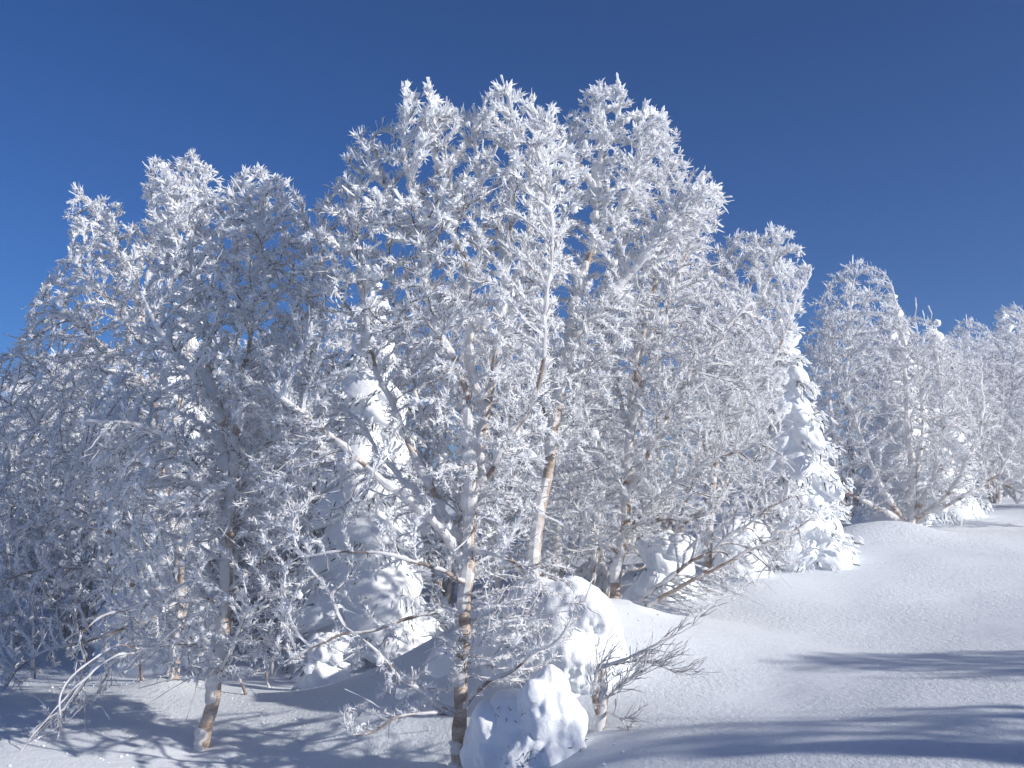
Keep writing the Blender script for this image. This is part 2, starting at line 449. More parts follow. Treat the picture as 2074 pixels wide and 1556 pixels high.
    P = X[pick][:, None] + d[:, None] * Ls[:, None] * tt + bend[:, None] * Ls[:, None] * tt ** 2 + rng.normal(0, .025, (N, 5, 3)) * Ls[:, None] * tt
    crown.add(*tubes(P, np.array((1.2, 1.05, .9, .75, .5))[None] * twig_r * rng.uniform(.8, 1.3, (N, 1)), 3, rng=rng))
    t = .0062 * rime * (tlen[1] / .2) * np.clip((fbm(P.reshape(-1, 3) * 9, seed + 60, 2).reshape(N, 5) - .3) * 3.2, .1, 1.3) * (.6 + .7 * hf); t[:, -1] *= .6
    rime_mb.add(*tubes(P + limb_rime_dir(unit(np.gradient(P, axis=1))) * (t * .6 + twig_r * .5)[..., None], t + .001, 3, .3, rng))
    twig_set(int(twigs * 4.9), tlen[0] * .8, tlen[0] + .36 * (tlen[1] - tlen[0]), 1.05, 3, 1.0, .24)
    twig_set(int(twigs * .12), tlen[1] * .28, tlen[1] * .72, .95, 4, .55, 1)
    # lumps of rime where branches fork
    if clumps:
        cand = rng.choice(np.arange(n0, n), clumps)
        iv, fc = ICO[2]
        for c in cand:
            s = rng.uniform(.02, .05); q = iv * s * np.array((1, .8, 1.2)); q = q * (1 + 1.5 * (fbm(iv * 1.9 + rng.random(3) * 50, seed, 2)[:, None] - .5))
            rime_mb.add(q + X[c] + WIND * s * .5, fc)
    co = crown.build('crown', M['twig'], root, org=base); tag(co, kind='stuff')
    ro = rime_mb.build('rime', M['rime'], co, org=base, smooth=False); tag(ro, kind='stuff')
    print(name, 'nodes', n - n0, 'tris', sum(len(f) * (f.shape[1] - 2) for f in crown.f + rime_mb.f))
    return root

def L(Y, r0, r1, *pts):
    n = len(pts); out = []
    for i, p in enumerate(pts):
        q = at(p[0], p[1], p[2] if len(p) > 2 else Y); f = i / (n - 1)
        out.append((*q, r0 + (r1 - r0) * f))
    return out

rg = np.random.default_rng(5)
# --- the tall birch in the middle
T1 = [L(9, .070, .006, (926, 1610), (930, 1500), (936, 1400), (941, 1290), (946, 1180), (950, 1100), (960, 1010), (974, 910), (990, 820), (1006, 730), (1016, 640), (1030, 520), (1040, 400), (1045, 280), (1035, 195)),
      L(9, .044, .005, (954, 1050), (955, 990, 8.92), (952, 900, 8.86), (946, 800, 8.82), (905, 700, 8.8), (876, 615, 8.8), (852, 480, 8.8), (832, 330, 8.85), (818, 205, 8.9)),
      L(9, .036, .005, (985, 845), (962, 770, 8.95), (955, 690, 8.9), (945, 560, 8.9), (915, 420, 8.9), (885, 290, 8.9), (874, 205, 8.9)),
      L(9, .036, .006, (940, 1140), (900, 1085, 8.9), (800, 990, 8.8), (700, 905, 8.7), (620, 835, 8.6), (560, 795, 8.5)),
      L(9, .036, .006, (948, 1110), (905, 1050, 9.1), (870, 980, 9.15), (835, 905, 9.2), (790, 800, 9.2), (745, 700, 9.25), (695, 610, 9.3), (655, 540, 9.3), (636, 450, 9.3)),
      L(9, .024, .005, (905, 1062, 9.05), (850, 1010, 9.2), (780, 930, 9.3), (720, 860, 9.4), (640, 760, 9.4), (605, 650, 9.4)),
      L(9.2, .018, .005, (745, 700, 9.25), (735, 600, 9.2), (715, 500, 9.1), (730, 380, 9.0), (745, 285, 9)),
      L(9, .020, .005, (940, 1240), (860, 1242, 8.8), (780, 1272, 8.7), (700, 1292, 8.6), (620, 1312, 8.6), (575, 1345, 8.6)),
      L(9, .018, .005, (933, 1445), (880, 1425, 8.85), (820, 1385, 8.75), (760, 1320, 8.65), (700, 1280, 8.6)),
      L(9, .014, .005, (930, 1450), (870, 1450, 8.8), (800, 1462, 8.7), (760, 1490, 8.65), (715, 1497, 8.6)),
      L(9, .026, .005, (962, 1000), (1010, 930, 8.85), (1060, 850, 8.75), (1090, 760, 8.7), (1108, 640, 8.7), (1118, 480, 8.75), (1108, 330, 8.8), (1112, 230, 8.9)),
      L(9, .018, .004, (936, 1440), (985, 1385, 8.65), (1050, 1345, 8.45), (1110, 1300, 8.35), (1160, 1255, 8.3)),
      L(9, .012, .004, (940, 1340), (975, 1300, 8.7), (988, 1245, 8.6), (984, 1195, 8.6)),
      L(9, .016, .004, (950, 1110), (1000, 1130, 8.7), (1055, 1150, 8.6), (1110, 1130, 8.55)),
      L(9, .020, .004, (946, 1180), (890, 1160, 8.6), (800, 1130, 8.3), (700, 1120, 8.2), (620, 1130, 8.2)),
      L(9, .018, .004, (960, 1010), (990, 960, 9.4), (1040, 900, 9.7), (1080, 800, 9.8)),
      L(9, .022, .005, (1016, 640), (1058, 530, 9.1), (1082, 410, 9.15), (1078, 270, 9.1)),
      L(9, .022, .005, (1030, 525), (990, 420, 9.1), (966, 310, 9.1), (984, 205, 9.1)),
      L(8.8, .022, .005, (852, 480), (795, 405, 8.9), (762, 330, 9), (738, 272, 9)),
      L(9, .018, .004, (955, 1060), (900, 950, 9.5), (850, 800, 9.8), (800, 620, 9.9), (780, 450, 9.8))]
E1 = envelope([([(610, 560), (640, 420), (690, 335), (735, 262), (790, 290), (812, 185), (880, 182), (920, 220), (950, 262), (982, 195), (1035, 175), (1060, 205), (1122, 215), (1165, 330), (1150, 500),
                 (1120, 700), (1110, 900), (1080, 1080), (960, 1200), (800, 1180), (640, 1180), (530, 1100), (520, 960), (560, 830), (590, 700)], .80),
               ([(560, 1170), (700, 1200), (900, 1180), (960, 1280), (900, 1440), (840, 1440), (720, 1500), (690, 1380), (570, 1350)], .13),
               ([(960, 1190), (1020, 1170), (1150, 1170), (1190, 1240), (1100, 1370), (960, 1410)], .045)], 9, 1.15, 4300, rg, thin=[([(650, 620), (760, 600), (890, 780), (900, 1100), (880, 1420), (640, 1420), (600, 1100), (690, 900)], .10, .22), ([(905, 680), (1015, 680), (1000, 900), (985, 1210), (905, 1210)], .22, .9)])
birch('birch_tree', 'tall many-limbed birch in the middle, bare brown trunk foot beside the snow mound', 'rime covered birches',
      T1, E1, 11, 15500, rime=1.0, top_rime=1.5, plaster=.45, high_bias=(-.05, 0, .5), low_bias=(-.1, -.1, 0), clumps=60)
# --- the white plastered stem behind it
T2 = [L(11, .064, .012, (1078, 1200), (1090, 1060), (1106, 980), (1122, 880), (1136, 800), (1150, 715), (1165, 640), (1180, 570), (1200, 490), (1212, 400), (1220, 310), (1222, 230), (1218, 180)),
      L(11, .034, .005, (1152, 705), (1200, 640, 10.9), (1270, 570, 10.8), (1330, 490, 10.7), (1390, 420, 10.7), (1440, 385, 10.7)),
      L(11, .026, .006, (1180, 575), (1145, 530, 10.9), (1112, 460, 10.8), (1095, 400, 10.8)),
      L(11, .026, .006, (1202, 480), (1250, 430, 10.9), (1285, 360, 10.9), (1308, 235, 10.9)),
      L(11, .022, .006, (1212, 395), (1180, 345, 10.9), (1155, 300, 10.9), (1150, 250, 10.9)),
      L(11, .020, .006, (1220, 310), (1248, 260, 11), (1262, 190, 11)),
      L(11, .022, .005, (1124, 870), (1090, 800, 11.1), (1070, 700, 11.2), (1072, 600, 11.3)),
      L(11, .022, .005, (1212, 420), (1270, 365, 11.2), (1325, 300, 11.3), (1345, 250, 11.3)),
      L(11, .022, .005, (1140, 780), (1200, 740, 11.3), (1260, 680, 11.5), (1300, 600, 11.6))]
E2 = envelope([([(1075, 430), (1105, 300), (1160, 235), (1212, 168), (1266, 172), (1285, 260), (1308, 205), (1350, 235), (1352, 330), (1300, 430), (1280, 560), (1290, 680), (1230, 800), (1180, 940), (1090, 900), (1050, 780), (1060, 600)], .8),
               ([(1290, 560), (1300, 480), (1380, 380), (1470, 400), (1440, 470), (1360, 540)], .2)], 11, .9, 1700, rg, thin=[([(1090, 1000), (1180, 560), (1240, 300), (1195, 300), (1130, 600)], .3, 1)])
birch('birch_tree', 'birch with a fat white rime-plastered stem rising right of the middle birch', 'rime covered birches',
      T2, E2, 12, 6500, rime=1.25, top_rime=1.65, plaster=.85, high_bias=(.1, 0, .5), clumps=70, tlen=(.03, .2))
# --- the birch right of the snow mound
T3 = [L(12, .064, .006, (1238, 1255), (1248, 1180), (1262, 1080), (1271, 980), (1276, 900), (1282, 820), (1290, 740), (1306, 660), (1325, 570), (1342, 470), (1348, 370), (1342, 260)),
      L(12, .030, .005, (1278, 880), (1300, 780, 11.8), (1332, 700, 11.7), (1358, 600, 11.7), (1404, 480, 11.7), (1445, 415, 11.7)),
      L(12, .034, .005, (1268, 1015), (1310, 930, 11.8), (1342, 860, 11.7), (1385, 780, 11.6), (1452, 690, 11.5), (1520, 610, 11.5)),
      L(12, .026, .005, (1262, 1085), (1330, 1012, 11.7), (1410, 952, 11.5), (1500, 905, 11.4), (1575, 880, 11.4)),
      L(12, .028, .005, (1258, 1250), (1330, 1188, 11.7), (1400, 1142, 11.5), (1470, 1090, 11.4), (1540, 1042, 11.3), (1600, 1000, 11.3)),
      L(12, .030, .004, (1268, 1262, 11.9), (1340, 1208, 11.6), (1400, 1177, 11.4), (1465, 1146, 11.3), (1540, 1108, 11.2), (1600, 1082, 11.2), (1648, 1045, 11.2)),
      L(12, .024, .005, (1270, 1000), (1232, 930, 11.9), (1195, 850, 11.8), (1180, 760, 11.8), (1185, 660, 11.8)),
      L(12, .020, .005, (1256, 1130), (1205, 1080, 11.8), (1160, 1020, 11.7), (1130, 960, 11.7)),
      L(12, .026, .005, (1277, 895), (1256, 800, 12.1), (1242, 700, 12.2), (1242, 600, 12.3), (1252, 480, 12.3), (1275, 370, 12.3)),
      L(12, .022, .005, (1262, 1080), (1310, 1060, 11.5), (1380, 1050, 11.2), (1450, 1040, 11.1)),
      L(12, .026, .005, (1290, 745), (1340, 640, 12.2), (1380, 540, 12.3), (1395, 430, 12.3), (1380, 350, 12.3)),
      L(12, .022, .004, (1274, 940), (1330, 900, 12.3), (1420, 830, 12.6), (1520, 760, 12.7))]
E3 = envelope([([(1275, 380), (1300, 260), (1350, 240), (1375, 300), (1400, 345), (1470, 402), (1450, 470), (1430, 540), (1480, 600), (1560, 640), (1570, 760), (1550, 860), (1590, 930), (1630, 1000),
                 (1655, 1060), (1560, 1130), (1400, 1110), (1200, 1120), (1120, 1080), (1110, 960), (1160, 820), (1190, 650), (1230, 500)], .93),
               ([(1300, 1230), (1420, 1160), (1560, 1090), (1640, 1060), (1640, 1120), (1540, 1190), (1420, 1240)], .07)], 12, 1.15, 4900, rg, thin=[([(1250, 1200), (1262, 700), (1310, 700), (1290, 1200)], .3, 1)])
birch('birch_tree', 'wide birch with fine twigs and two low limbs reaching right over the open snow', 'rime covered birches',
      T3, E3, 13, 13500, rime=.92, top_rime=1.45, plaster=.55, high_bias=(.2, 0, .45), low_bias=(.3, -.05, .15), clumps=25)
# --- birch behind it, below the right hand shoulder
T3b = [L(15, .055, .006, (1430, 1200), (1440, 1050), (1455, 900), (1480, 780), (1520, 660), (1560, 560), (1575, 475)),
       L(15, .03, .005, (1448, 980), (1420, 860, 15.2), (1420, 740, 15.3), (1450, 620, 15.3), (1485, 500, 15.3)),
       L(15, .03, .005, (1455, 900), (1510, 820, 14.8), (1570, 720, 14.7), (1615, 620, 14.7), (1640, 560, 14.8)),
       L(15, .025, .005, (1480, 780), (1500, 660, 15.3), (1520, 560, 15.4), (1530, 490, 15.4))]
E3b = envelope([([(1400, 560), (1440, 510), (1485, 488), (1530, 482), (1575, 460), (1612, 490), (1615, 540), (1642, 570), (1610, 690), (1580, 820), (1540, 900), (1440, 930), (1390, 800), (1380, 650)], 1)], 15, 1.1, 1500, rg)
birch('birch_tree', 'birch crown standing behind the wide birch, its top finger-like above the snowy fir', 'rime covered birches',
      T3b, E3b, 14, 5300, rime=1.1, top_rime=1.5, plaster=.3, high_bias=(.1, 0, .5), tlen=(.045, .24), step=.075, kill=.11)
# --- the left birch
T4 = [L(10, .071, .006, (408, 1535), (416, 1475), (432, 1400), (450, 1300), (461, 1200), (467, 1100), (466, 1010), (458, 930), (447, 850), (434, 780), (420, 690), (405, 600), (390, 500), (362, 420), (338, 352)),
      L(10, .042, .005, (467, 1030), (479, 930, 9.95), (479, 850, 9.9), (490, 760, 9.9), (510, 650, 9.9), (522, 540, 9.9), (532, 440, 9.9), (540, 372, 9.9)),
      L(10, .034, .005, (458, 1062), (422, 990, 9.85), (382, 930, 9.75), (346, 895, 9.7), (302, 872, 9.6), (240, 852, 9.5), (180, 855, 9.5)),
      L(10, .024, .005, (462, 1200), (520, 1150, 9.8), (570, 1080, 9.7), (612, 1000, 9.7), (640, 900, 9.7)),
      L(10, .026, .005, (467, 1010), (540, 900, 10.1), (590, 780, 10.2), (618, 650, 10.2), (628, 520, 10.2), (620, 430, 10.2)),
      L(10, .018, .005, (450, 1300), (510, 1290, 9.8), (560, 1310, 9.7), (605, 1335, 9.65)),
      L(10, .011, .003, (446, 1330), (380, 1300, 9.7), (300, 1315, 9.5), (220, 1345, 9.3), (120, 1435, 9.1), (30, 1540, 9.0)),
      L(10, .007, .003, (300, 1315, 9.5), (230, 1310, 9.2), (130, 1400, 8.9), (110, 1490, 8.85)),
      L(10, .020, .005, (459, 1240), (400, 1205, 9.7), (300, 1215, 9.5), (200, 1250, 9.4), (130, 1300, 9.4)),
      L(10, .022, .005, (440, 1370), (460, 1330, 9.6), (500, 1240, 9.3), (560, 1200, 9.2)),
      L(10, .022, .005, (420, 690), (470, 590, 10.3), (480, 480, 10.4), (470, 380, 10.4)),
      L(10, .022, .005, (447, 850), (390, 760, 9.7), (330, 680, 9.5), (290, 600, 9.5)),
      L(10, .022, .005, (460, 950), (560, 880, 9.5), (620, 800, 9.3))]
E4 = envelope([([(300, 430), (330, 345), (368, 395), (425, 415), (470, 372), (540, 345), (590, 375), (625, 430), (650, 500), (660, 700), (650, 900), (620, 1100), (600, 1250), (585, 1340), (450, 1390), (370, 1380), (300, 1330), (220, 1200), (170, 900), (240, 780), (300, 650), (320, 520)], .94),
               ([(380, 1300), (220, 1300), (90, 1420), (20, 1540), (130, 1480), (260, 1370)], .06)], 10, 1.0, 3900, rg, thin=[([(435, 1300), (435, 820), (490, 820), (480, 1300)], .25, 1), ([(230, 760), (450, 680), (450, 860), (260, 880)], .4, .5)])
birch('birch_tree', 'left birch with a thick tan trunk standing in the open shadow-striped snow', 'rime covered birches',
      T4, E4, 15, 14000, rime=1.05, top_rime=1.55, plaster=.6, high_bias=(-.15, 0, .3), low_bias=(-.3, -.05, -.2), clumps=40)
# --- the wide birch at the far left
T5 = [L(12, .055, .006, (352, 1395), (362, 1260), (370, 1150), (353, 1060), (335, 1000), (322, 900), (312, 800), (300, 700), (280, 600), (242, 500), (205, 435), (162, 392)),
      L(12, .032, .005, (370, 1150), (300, 1112, 11.8), (230, 1085, 11.6), (140, 1055, 11.5), (50, 1030, 11.4), (-40, 1010, 11.4)),
      L(12, .028, .005, (366, 1200), (290, 1190, 11.7), (220, 1166, 11.5), (140, 1152, 11.4), (40, 1165, 11.3), (-40, 1200, 11.3)),
      L(12, .028, .005, (337, 1005), (262, 990, 11.8), (190, 960, 11.6), (130, 920, 11.5), (60, 845, 11.5), (-20, 800, 11.5)),
      L(12, .032, .005, (322, 905), (370, 800, 12.1), (386, 680, 12.2), (380, 560, 12.2), (398, 450, 12.2), (395, 335, 12.2)),
      L(12, .024, .005, (302, 715), (250, 645, 11.8), (200, 585, 11.7), (145, 530, 11.7)),
      L(12, .024, .005, (312, 800), (240, 720, 11.9), (160, 660, 11.9), (90, 610, 11.9)),
      L(12, .020, .005, (290, 640), (310, 520, 12.2), (318, 400, 12.3), (308, 340, 12.3)),
      L(12, .020, .005, (366, 1215), (300, 1260, 11.6), (200, 1290, 11.4), (80, 1330, 11.3), (0, 1400, 11.3)),
      L(12, .022, .005, (350, 1050), (280, 1060, 11.4), (180, 1040, 11.1), (80, 980, 11)),
      L(12, .022, .005, (330, 960), (240, 880, 12.3), (130, 780, 12.5), (30, 720, 12.5))]
E5 = envelope([([(135, 450), (150, 385), (190, 392), (240, 418), (290, 460), (298, 335), (345, 335), (395, 320), (440, 365), (430, 600), (420, 900), (400, 1150), (330, 1290), (180, 1330), (40, 1400), (-60, 1380), (-80, 1000), (-60, 800), (40, 680), (90, 570), (140, 545)], 1)], 12, 1.1, 4100, rg, thin=[([(330, 560), (480, 560), (480, 900), (240, 880)], .35, .5), ([(60, 1230), (130, 1230), (130, 1400), (60, 1400)], .3, .3)])
birch('birch_tree', 'broad birch at the left edge with drooping twigs and a top bent to the left', 'rime covered birches',
      T5, E5, 16, 14500, rime=1.0, top_rime=1.6, plaster=.4, high_bias=(-.35, 0, .3), low_bias=(-.35, -.05, -.3), clumps=30)
# --- the many stemmed birch on the mound at the right
T8 = [L(19, .075, .006, (1845, 1075), (1850, 980), (1840, 860), (1835, 760), (1825, 660), (1800, 560)),
      L(19, .055, .006, (1840, 1070), (1800, 1010, 18.8), (1760, 930, 18.7), (1725, 830, 18.7), (1715, 700, 18.8), (1735, 545, 18.9)),
      L(19, .05, .006, (1850, 1050), (1895, 960, 18.9), (1910, 850, 18.9), (1900, 740, 19), (1880, 620, 19)),
      L(19, .045, .005, (1850, 1060), (1920, 1000, 18.7), (1965, 920, 18.6), (1990, 830, 18.6), (1985, 720, 18.7)),
      L(19, .045, .005, (1835, 1060), (1760, 1020, 18.5), (1700, 980, 18.4), (1660, 900, 18.4), (1650, 780, 18.5)),
      L(19, .04, .005, (1720, 1050), (1700, 990, 18.7), (1690, 880, 18.9), (1680, 750, 19), (1690, 620, 19)),
      L(19, .04, .005, (1848, 1000), (1870, 880, 19.5), (1860, 760, 19.7), (1850, 600, 19.7)),
      L(19, .035, .005, (1855, 1050), (1940, 1010, 18.4), (2020, 960, 18.3), (2070, 880, 18.3))]
E8 = envelope([([(1625, 690), (1650, 610), (1690, 565), (1735, 530), (1780, 550), (1810, 610), (1870, 660), (1930, 710), (1985, 800), (2070, 900), (2060, 980), (1960, 1030), (1800, 1050), (1680, 1035), (1635, 930), (1630, 800)], 1)], 19, 1.5, 2600, rg)
T8o = birch('birch_tree', 'many-stemmed birch with reddish limbs on the snow mound at the right', 'rime covered birches',
      T8, E8, 17, 6800, rime=1.0, top_rime=1.3, plaster=.95, high_bias=(0, 0, .55), low_bias=(0, 0, .3), step=.09, kill=.13, tlen=(.05, .28), twig_r=.0036)
# --- one more kind for the wood behind
def generic(Y, x, yb, W, H, seed, n=7):
    r = random.Random(seed); out = []
    for k in range(n):
        a = (k / (n - 1) - .5) * 2 if k else 0
        f = .55 + .45 * (1 - a * a) if k else 1
        out.append(L(Y, .065 if not k else .045, .005, (x, yb), (x + a * W * .10, yb - H * .2, Y + r.uniform(-.3, .3)), (x + a * W * .25, yb - H * .45 * f, Y + r.uniform(-.6, .6)),
                     (x + a * W * .36, yb - H * .7 * f, Y + r.uniform(-.8, .8)), (x + a * W * .42, yb - H * .97 * f, Y + r.uniform(-.8, .8))))
    return out
TB = generic(17, 700, 1330, 400, 700, 3)
EB = envelope([([(490, 900), (520, 780), (580, 700), (640, 650), (700, 620), (770, 650), (830, 700), (890, 800), (910, 950), (880, 1100), (760, 1200), (640, 1200), (520, 1120)], 1)], 17, 1.5, 2000, rg)
TBo = birch('birch_tree', 'pale birch standing in the wood behind the tall snow-covered fir', 'rime covered birches of the wood behind',
      TB, EB, 18, 5400, rime=1.15, top_rime=1.4, plaster=.7, high_bias=(0, 0, .5), low_bias=(-.1, 0, .2), step=.09, kill=.13, tlen=(.05, .28), twig_r=.0036)

def copy_tree(o, parent=None):
    c = o.copy(); COL.objects.link(c); c.parent = parent
    for ch in o.children: copy_tree(ch, c)
    return c
def place(src, label, x, Y, rot, sc, group='rime covered birches of the wood behind', sink=.1):
    X = (x - 1037) / F * Y
    o = copy_tree(src); o.location = (X, Y, gz(X, Y) - sink); o.rotation_euler = (0, 0, math.radians(rot)); o.scale = (sc,) * 3
    o['label'] = label; o['group'] = group
    return o
WOOD = [(TBo, 120, 20, 20, .95, 'small rimed birch under the sky at the far left, behind the drooping crown'),
        (T8o, -40, 23, -30, .85, 'distant rimed birch cut by the left edge of the photo'),
        (T8o, 480, 19, 25, 1.0, 'rimed birch in the wood between the left birch and the left fir'),
        (TBo, 900, 17.8, -25, 1.05, 'rimed birch in the wood seen through the limbs of the middle birch'),
        (T8o, 1120, 16.6, 40, 1.02, 'rimed birch in the wood behind the white plastered stem'),
        (TBo, 1345, 17.4, -15, 1.0, 'rimed birch in the wood behind the wide right birch'),
        (T8o, 1560, 25, 15, .9, 'soft pale birch in the wood behind the slender right fir'),
        (TBo, 2010, 26, 30, .82, 'hazy birch behind the many-stemmed birch, at the right edge'),
        (T8o, 2150, 24, -35, .88, 'birch half cut off by the right edge beyond the mound'),
        (TBo, 1720, 23, 110, .9, 'pale birch low behind the left side of the mound birch'),
        (TBo, 1900, 22, 160, .74, 'pale birch filling the gap behind the right side of the mound birch'),
        (T8o, 2030, 31, 10, 1.1, 'hazy tall birch near the right edge of the skyline'),
        (TBo, 2110, 19.5, 75, .52, 'low birch at the right edge on the sunny flat'),
        (TBo, 1930, 36, -50, 1.06, 'misty birch far back at the right, lowest of the skyline there'),
        (T8o, 2080, 40, 60, 1.4, 'misty birch far back at the right, top of the pale skyline'),
        (TBo, 175, 16.5, 200, .92, 'pale birch close behind the broad left birch'),
        (TBo, 470, 17.2, 140, .95, 'pale birch close behind the left birch trunk'),
        (T8o, 590, 18.2, 80, .98, 'pale birch between the left birch and the tall fir'),
        (TBo, 1215, 14.6, 30, .62, 'low pale birch between the white plastered stem and the wide birch'),
        (TBo, 20, 18.5, 310, .85, 'pale birch behind the drooping twigs at the left edge'),
        (TBo, 260, 27, 50, 1.0, 'distant birch behind the left fir'),
        (T8o, 700, 28, -60, 1.0, 'distant birch glimpsed left of the long leaning limb'),
        (TBo, 1440, 30, 70, 1.05, 'distant birch glimpsed low behind the wide right birch')]
for s_, x_, Y_, r_, c_, l_ in WOOD: place(s_, l_, x_, Y_, r_, c_)

# ------------------------------------------------------------------ snow laden firs
def pillow(Lr, wd, th, droop, seed, sub=3, amp=.30):
    v, f = ICO[sub]; s = (v[:, 0] + 1) / 2
    o = np.stack((s * Lr - .25 * Lr, v[:, 1] * wd * (.55 + .45 * np.sin(np.clip(s, 0, 1) * 2.4)), np.where(v[:, 2] > 0, v[:, 2] * th, v[:, 2] * th * .8)), 1)
    q = o / max(th, .12)
    nz = fbm(q * .85 + seed * 3.1, seed, 3) - .5
    o = o + v * (nz * amp * 2 * min(th, wd))[:, None]
    n2 = np.abs(fbm(o * 6 + seed, seed + 9, 2) - .5)
    o = o - v * (np.clip(.10 - n2, 0, 1) * .3 * th)[:, None]
    o = o + v * ((fbm(o * 15, seed + 3, 2) - .5) * .035)[:, None]
    o[:, 2] -= droop * Lr * np.clip(s, 0, 1.2) ** 1.9
    return o, f

def fir(label, base, H, Rb, seed, tiers=8, boughs=5, lean=(0, 0), sub=3, top=.10, needles=260, narrow=.8, group='snow laden firs'):
    rng = np.random.default_rng(seed); base = np.array(base, float); base[2] = gz(base[0], base[1]) - .08
    root = empty('snow_laden_fir', base); tag(root, label, 'fir', group)
    axis = lambda h: np.array((lean[0] * (h / H) ** 2, lean[1] * (h / H) ** 2, h))
    hs = np.linspace(0, H * .97, 14); P = np.array([axis(h) for h in hs])
    mb = MB(); mb.add(*tubes(P[None], (np.linspace(1, .1, 14) * .035 * H / 3)[None], 8)); mb.build('trunk', M['limb'], root)
    # continuous coat round the stem
    hh = np.linspace(0, H, 40); a = np.linspace(0, 2 * np.pi, 32, endpoint=False)
    Rr = (Rb * .42 * (1 - hh / H) ** narrow + top * .5)
    Rr *= np.sqrt(np.clip(1 - (hh / (H * 1.0)) ** 5, .0004, 1))
    V = np.array([axis(h) for h in hh])[:, None] + np.stack((np.cos(a)[None] * Rr[:, None], np.sin(a)[None] * Rr[:, None], 0 * Rr[:, None] * a[None]), -1)
    V = V.reshape(-1, 3); c = np.repeat(np.array([axis(h) for h in hh]), 32, axis=0)
    V = c + (V - c) * (1 + .9 * (fbm(V * np.array((3, 3, 2.0)) + seed, seed, 3)[:, None] - .5))
    b = (np.arange(39) * 32)[:, None]; j = np.arange(32)[None]; j2 = (j + 1) % 32
    mb = MB(); mb.add(V, np.stack((b + j, b + j2, b + 32 + j2, b + 32 + j), -1).reshape(-1, 4)); mb.build('snow_coat', M['snow'], root)
    nd = MB(); nP = []; k = 0
    for i in range(tiers):
        fr = (i + .35) / tiers; h = H * (.06 + .90 * fr); R = Rb * (1 - fr) ** narrow + top
        nb = max(2, int(round(boughs * (1 - .55 * fr)))); ph = rng.random() * 6.28
        for q in range(nb):
            az = ph + 2 * np.pi * q / nb + rng.uniform(-.35, .35); Lq = R * rng.uniform(.78, 1.18)
            th = rng.uniform(.22, .42) * (.35 + R * .62); wd = rng.uniform(.30, .58) * (.25 + R * .72)
            o, f = pillow(Lq * 1.15, wd, th, rng.uniform(.25, .62), seed * 50 + k, sub); k += 1
            ca, sa = math.cos(az), math.sin(az)
            o = np.stack((o[:, 0] * ca - o[:, 1] * sa, o[:, 0] * sa + o[:, 1] * ca, o[:, 2]), 1) + axis(h + rng.uniform(-.07, .07) * H / tiers * 3)
            m_ = MB(); m_.add(o, f); m_.build('snow_pillow', M['snow'], root)
            nf = max(6, needles // (tiers * 3)); g = rng.uniform(.35, 1.06, nf); side = rng.uniform(-1, 1, nf)
            p0 = axis(h)[None] + np.array((ca, sa, 0))[None] * (Lq * g)[:, None] + np.array((-sa, ca, 0))[None] * (side * wd * .95)[:, None]
            p0[:, 2] = h - th * (.25 + .5 * rng.random(nf)) - .42 * Lq * g ** 1.9
            nP.append(np.stack((p0, p0 + unit(np.array((ca, sa, -.9)) + rng.normal(0, .55, (nf, 3))) * rng.uniform(.05, .16, (nf, 1))), 1))
    # crest
    o, f = ICO[sub]
    for hq, off, sq in ((.985, 0, .75), (.93, 1, .95), (.90, -1, .85), (.86, .3, 1.1)):
        q = o * top * sq * np.array((1.25, 1.1, .95)) * rng.uniform(.85, 1.15, 3); q = q * (1 + .8 * (fbm(o * 1.6 + seed + hq * 90, seed, 2)[:, None] - .5))
        m_ = MB(); m_.add(q + axis(H * hq) + np.array((off * top * .6, rng.uniform(-.5, .5) * top, 0)), f); m_.build('snow_pillow', M['snow'], root)
    nP = np.concatenate(nP); m = rng.random(len(nP)) < .6
    nd.add(*tubes(nP[m], np.tile(np.array((.012, .004)), (m.sum(), 1)), 3, rng=rng))
    o = nd.build('needles', M['needle'], root); tag(o, kind='stuff')
    fr = MB(); P = np.stack((nP[:, 0], nP.mean(1) + rng.normal(0, .01, (len(nP), 3)), nP[:, 1]), 1) + WIND * .008
    P = np.concatenate((P[::2], P + rng.normal(0, .05, (len(P), 1, 3)))); fr.add(*tubes(P, np.tile(np.array((.010, .016, .006)), (len(P), 1)) * rng.uniform(.6, 1.4, (len(P), 1)), 4, .35, rng))
    o = fr.build('rime', M['rime'], root, smooth=False); tag(o, kind='stuff')
    return root

def px_base(x, Y): return ((x - 1037) / F * Y, Y, 0)
F1o = fir('tall fir buried in snow pillows behind the leaning limbs of the middle birch', px_base(755, 15.4), 5.75, 1.3, 3, tiers=10, boughs=7, lean=(-.05, 0), sub=3, top=.16, needles=1500)
fir('snow-buried fir behind the left birch, blue in the shade', px_base(330, 15.6), 5.7, 1.3, 4, tiers=9, boughs=6, lean=(.3, 0), top=.14, needles=900)
F3o = fir('slender snow-capped fir at the right between the wide birch and the mound birch', px_base(1625, 15.6), 3.8, .85, 5, tiers=8, boughs=6, lean=(-.32, 0), sub=4, top=.15, narrow=.95, needles=1300)
fir('small rounded snow-covered fir low behind the wide birch, nearer to its trunk', px_base(1345, 13.8), .82, .52, 6, tiers=3, boughs=6, sub=4, top=.22, needles=60)
fir('small rounded snow-covered fir low behind the wide birch, farther out to the right', px_base(1490, 14.6), .78, .48, 7, tiers=3, boughs=6, sub=4, top=.22, needles=60)
fir('little snow-capped fir on the flat snow at the foot of the tall fir', px_base(668, 12.4), .62, .30, 8, tiers=3, boughs=4, sub=4, top=.16, needles=80)
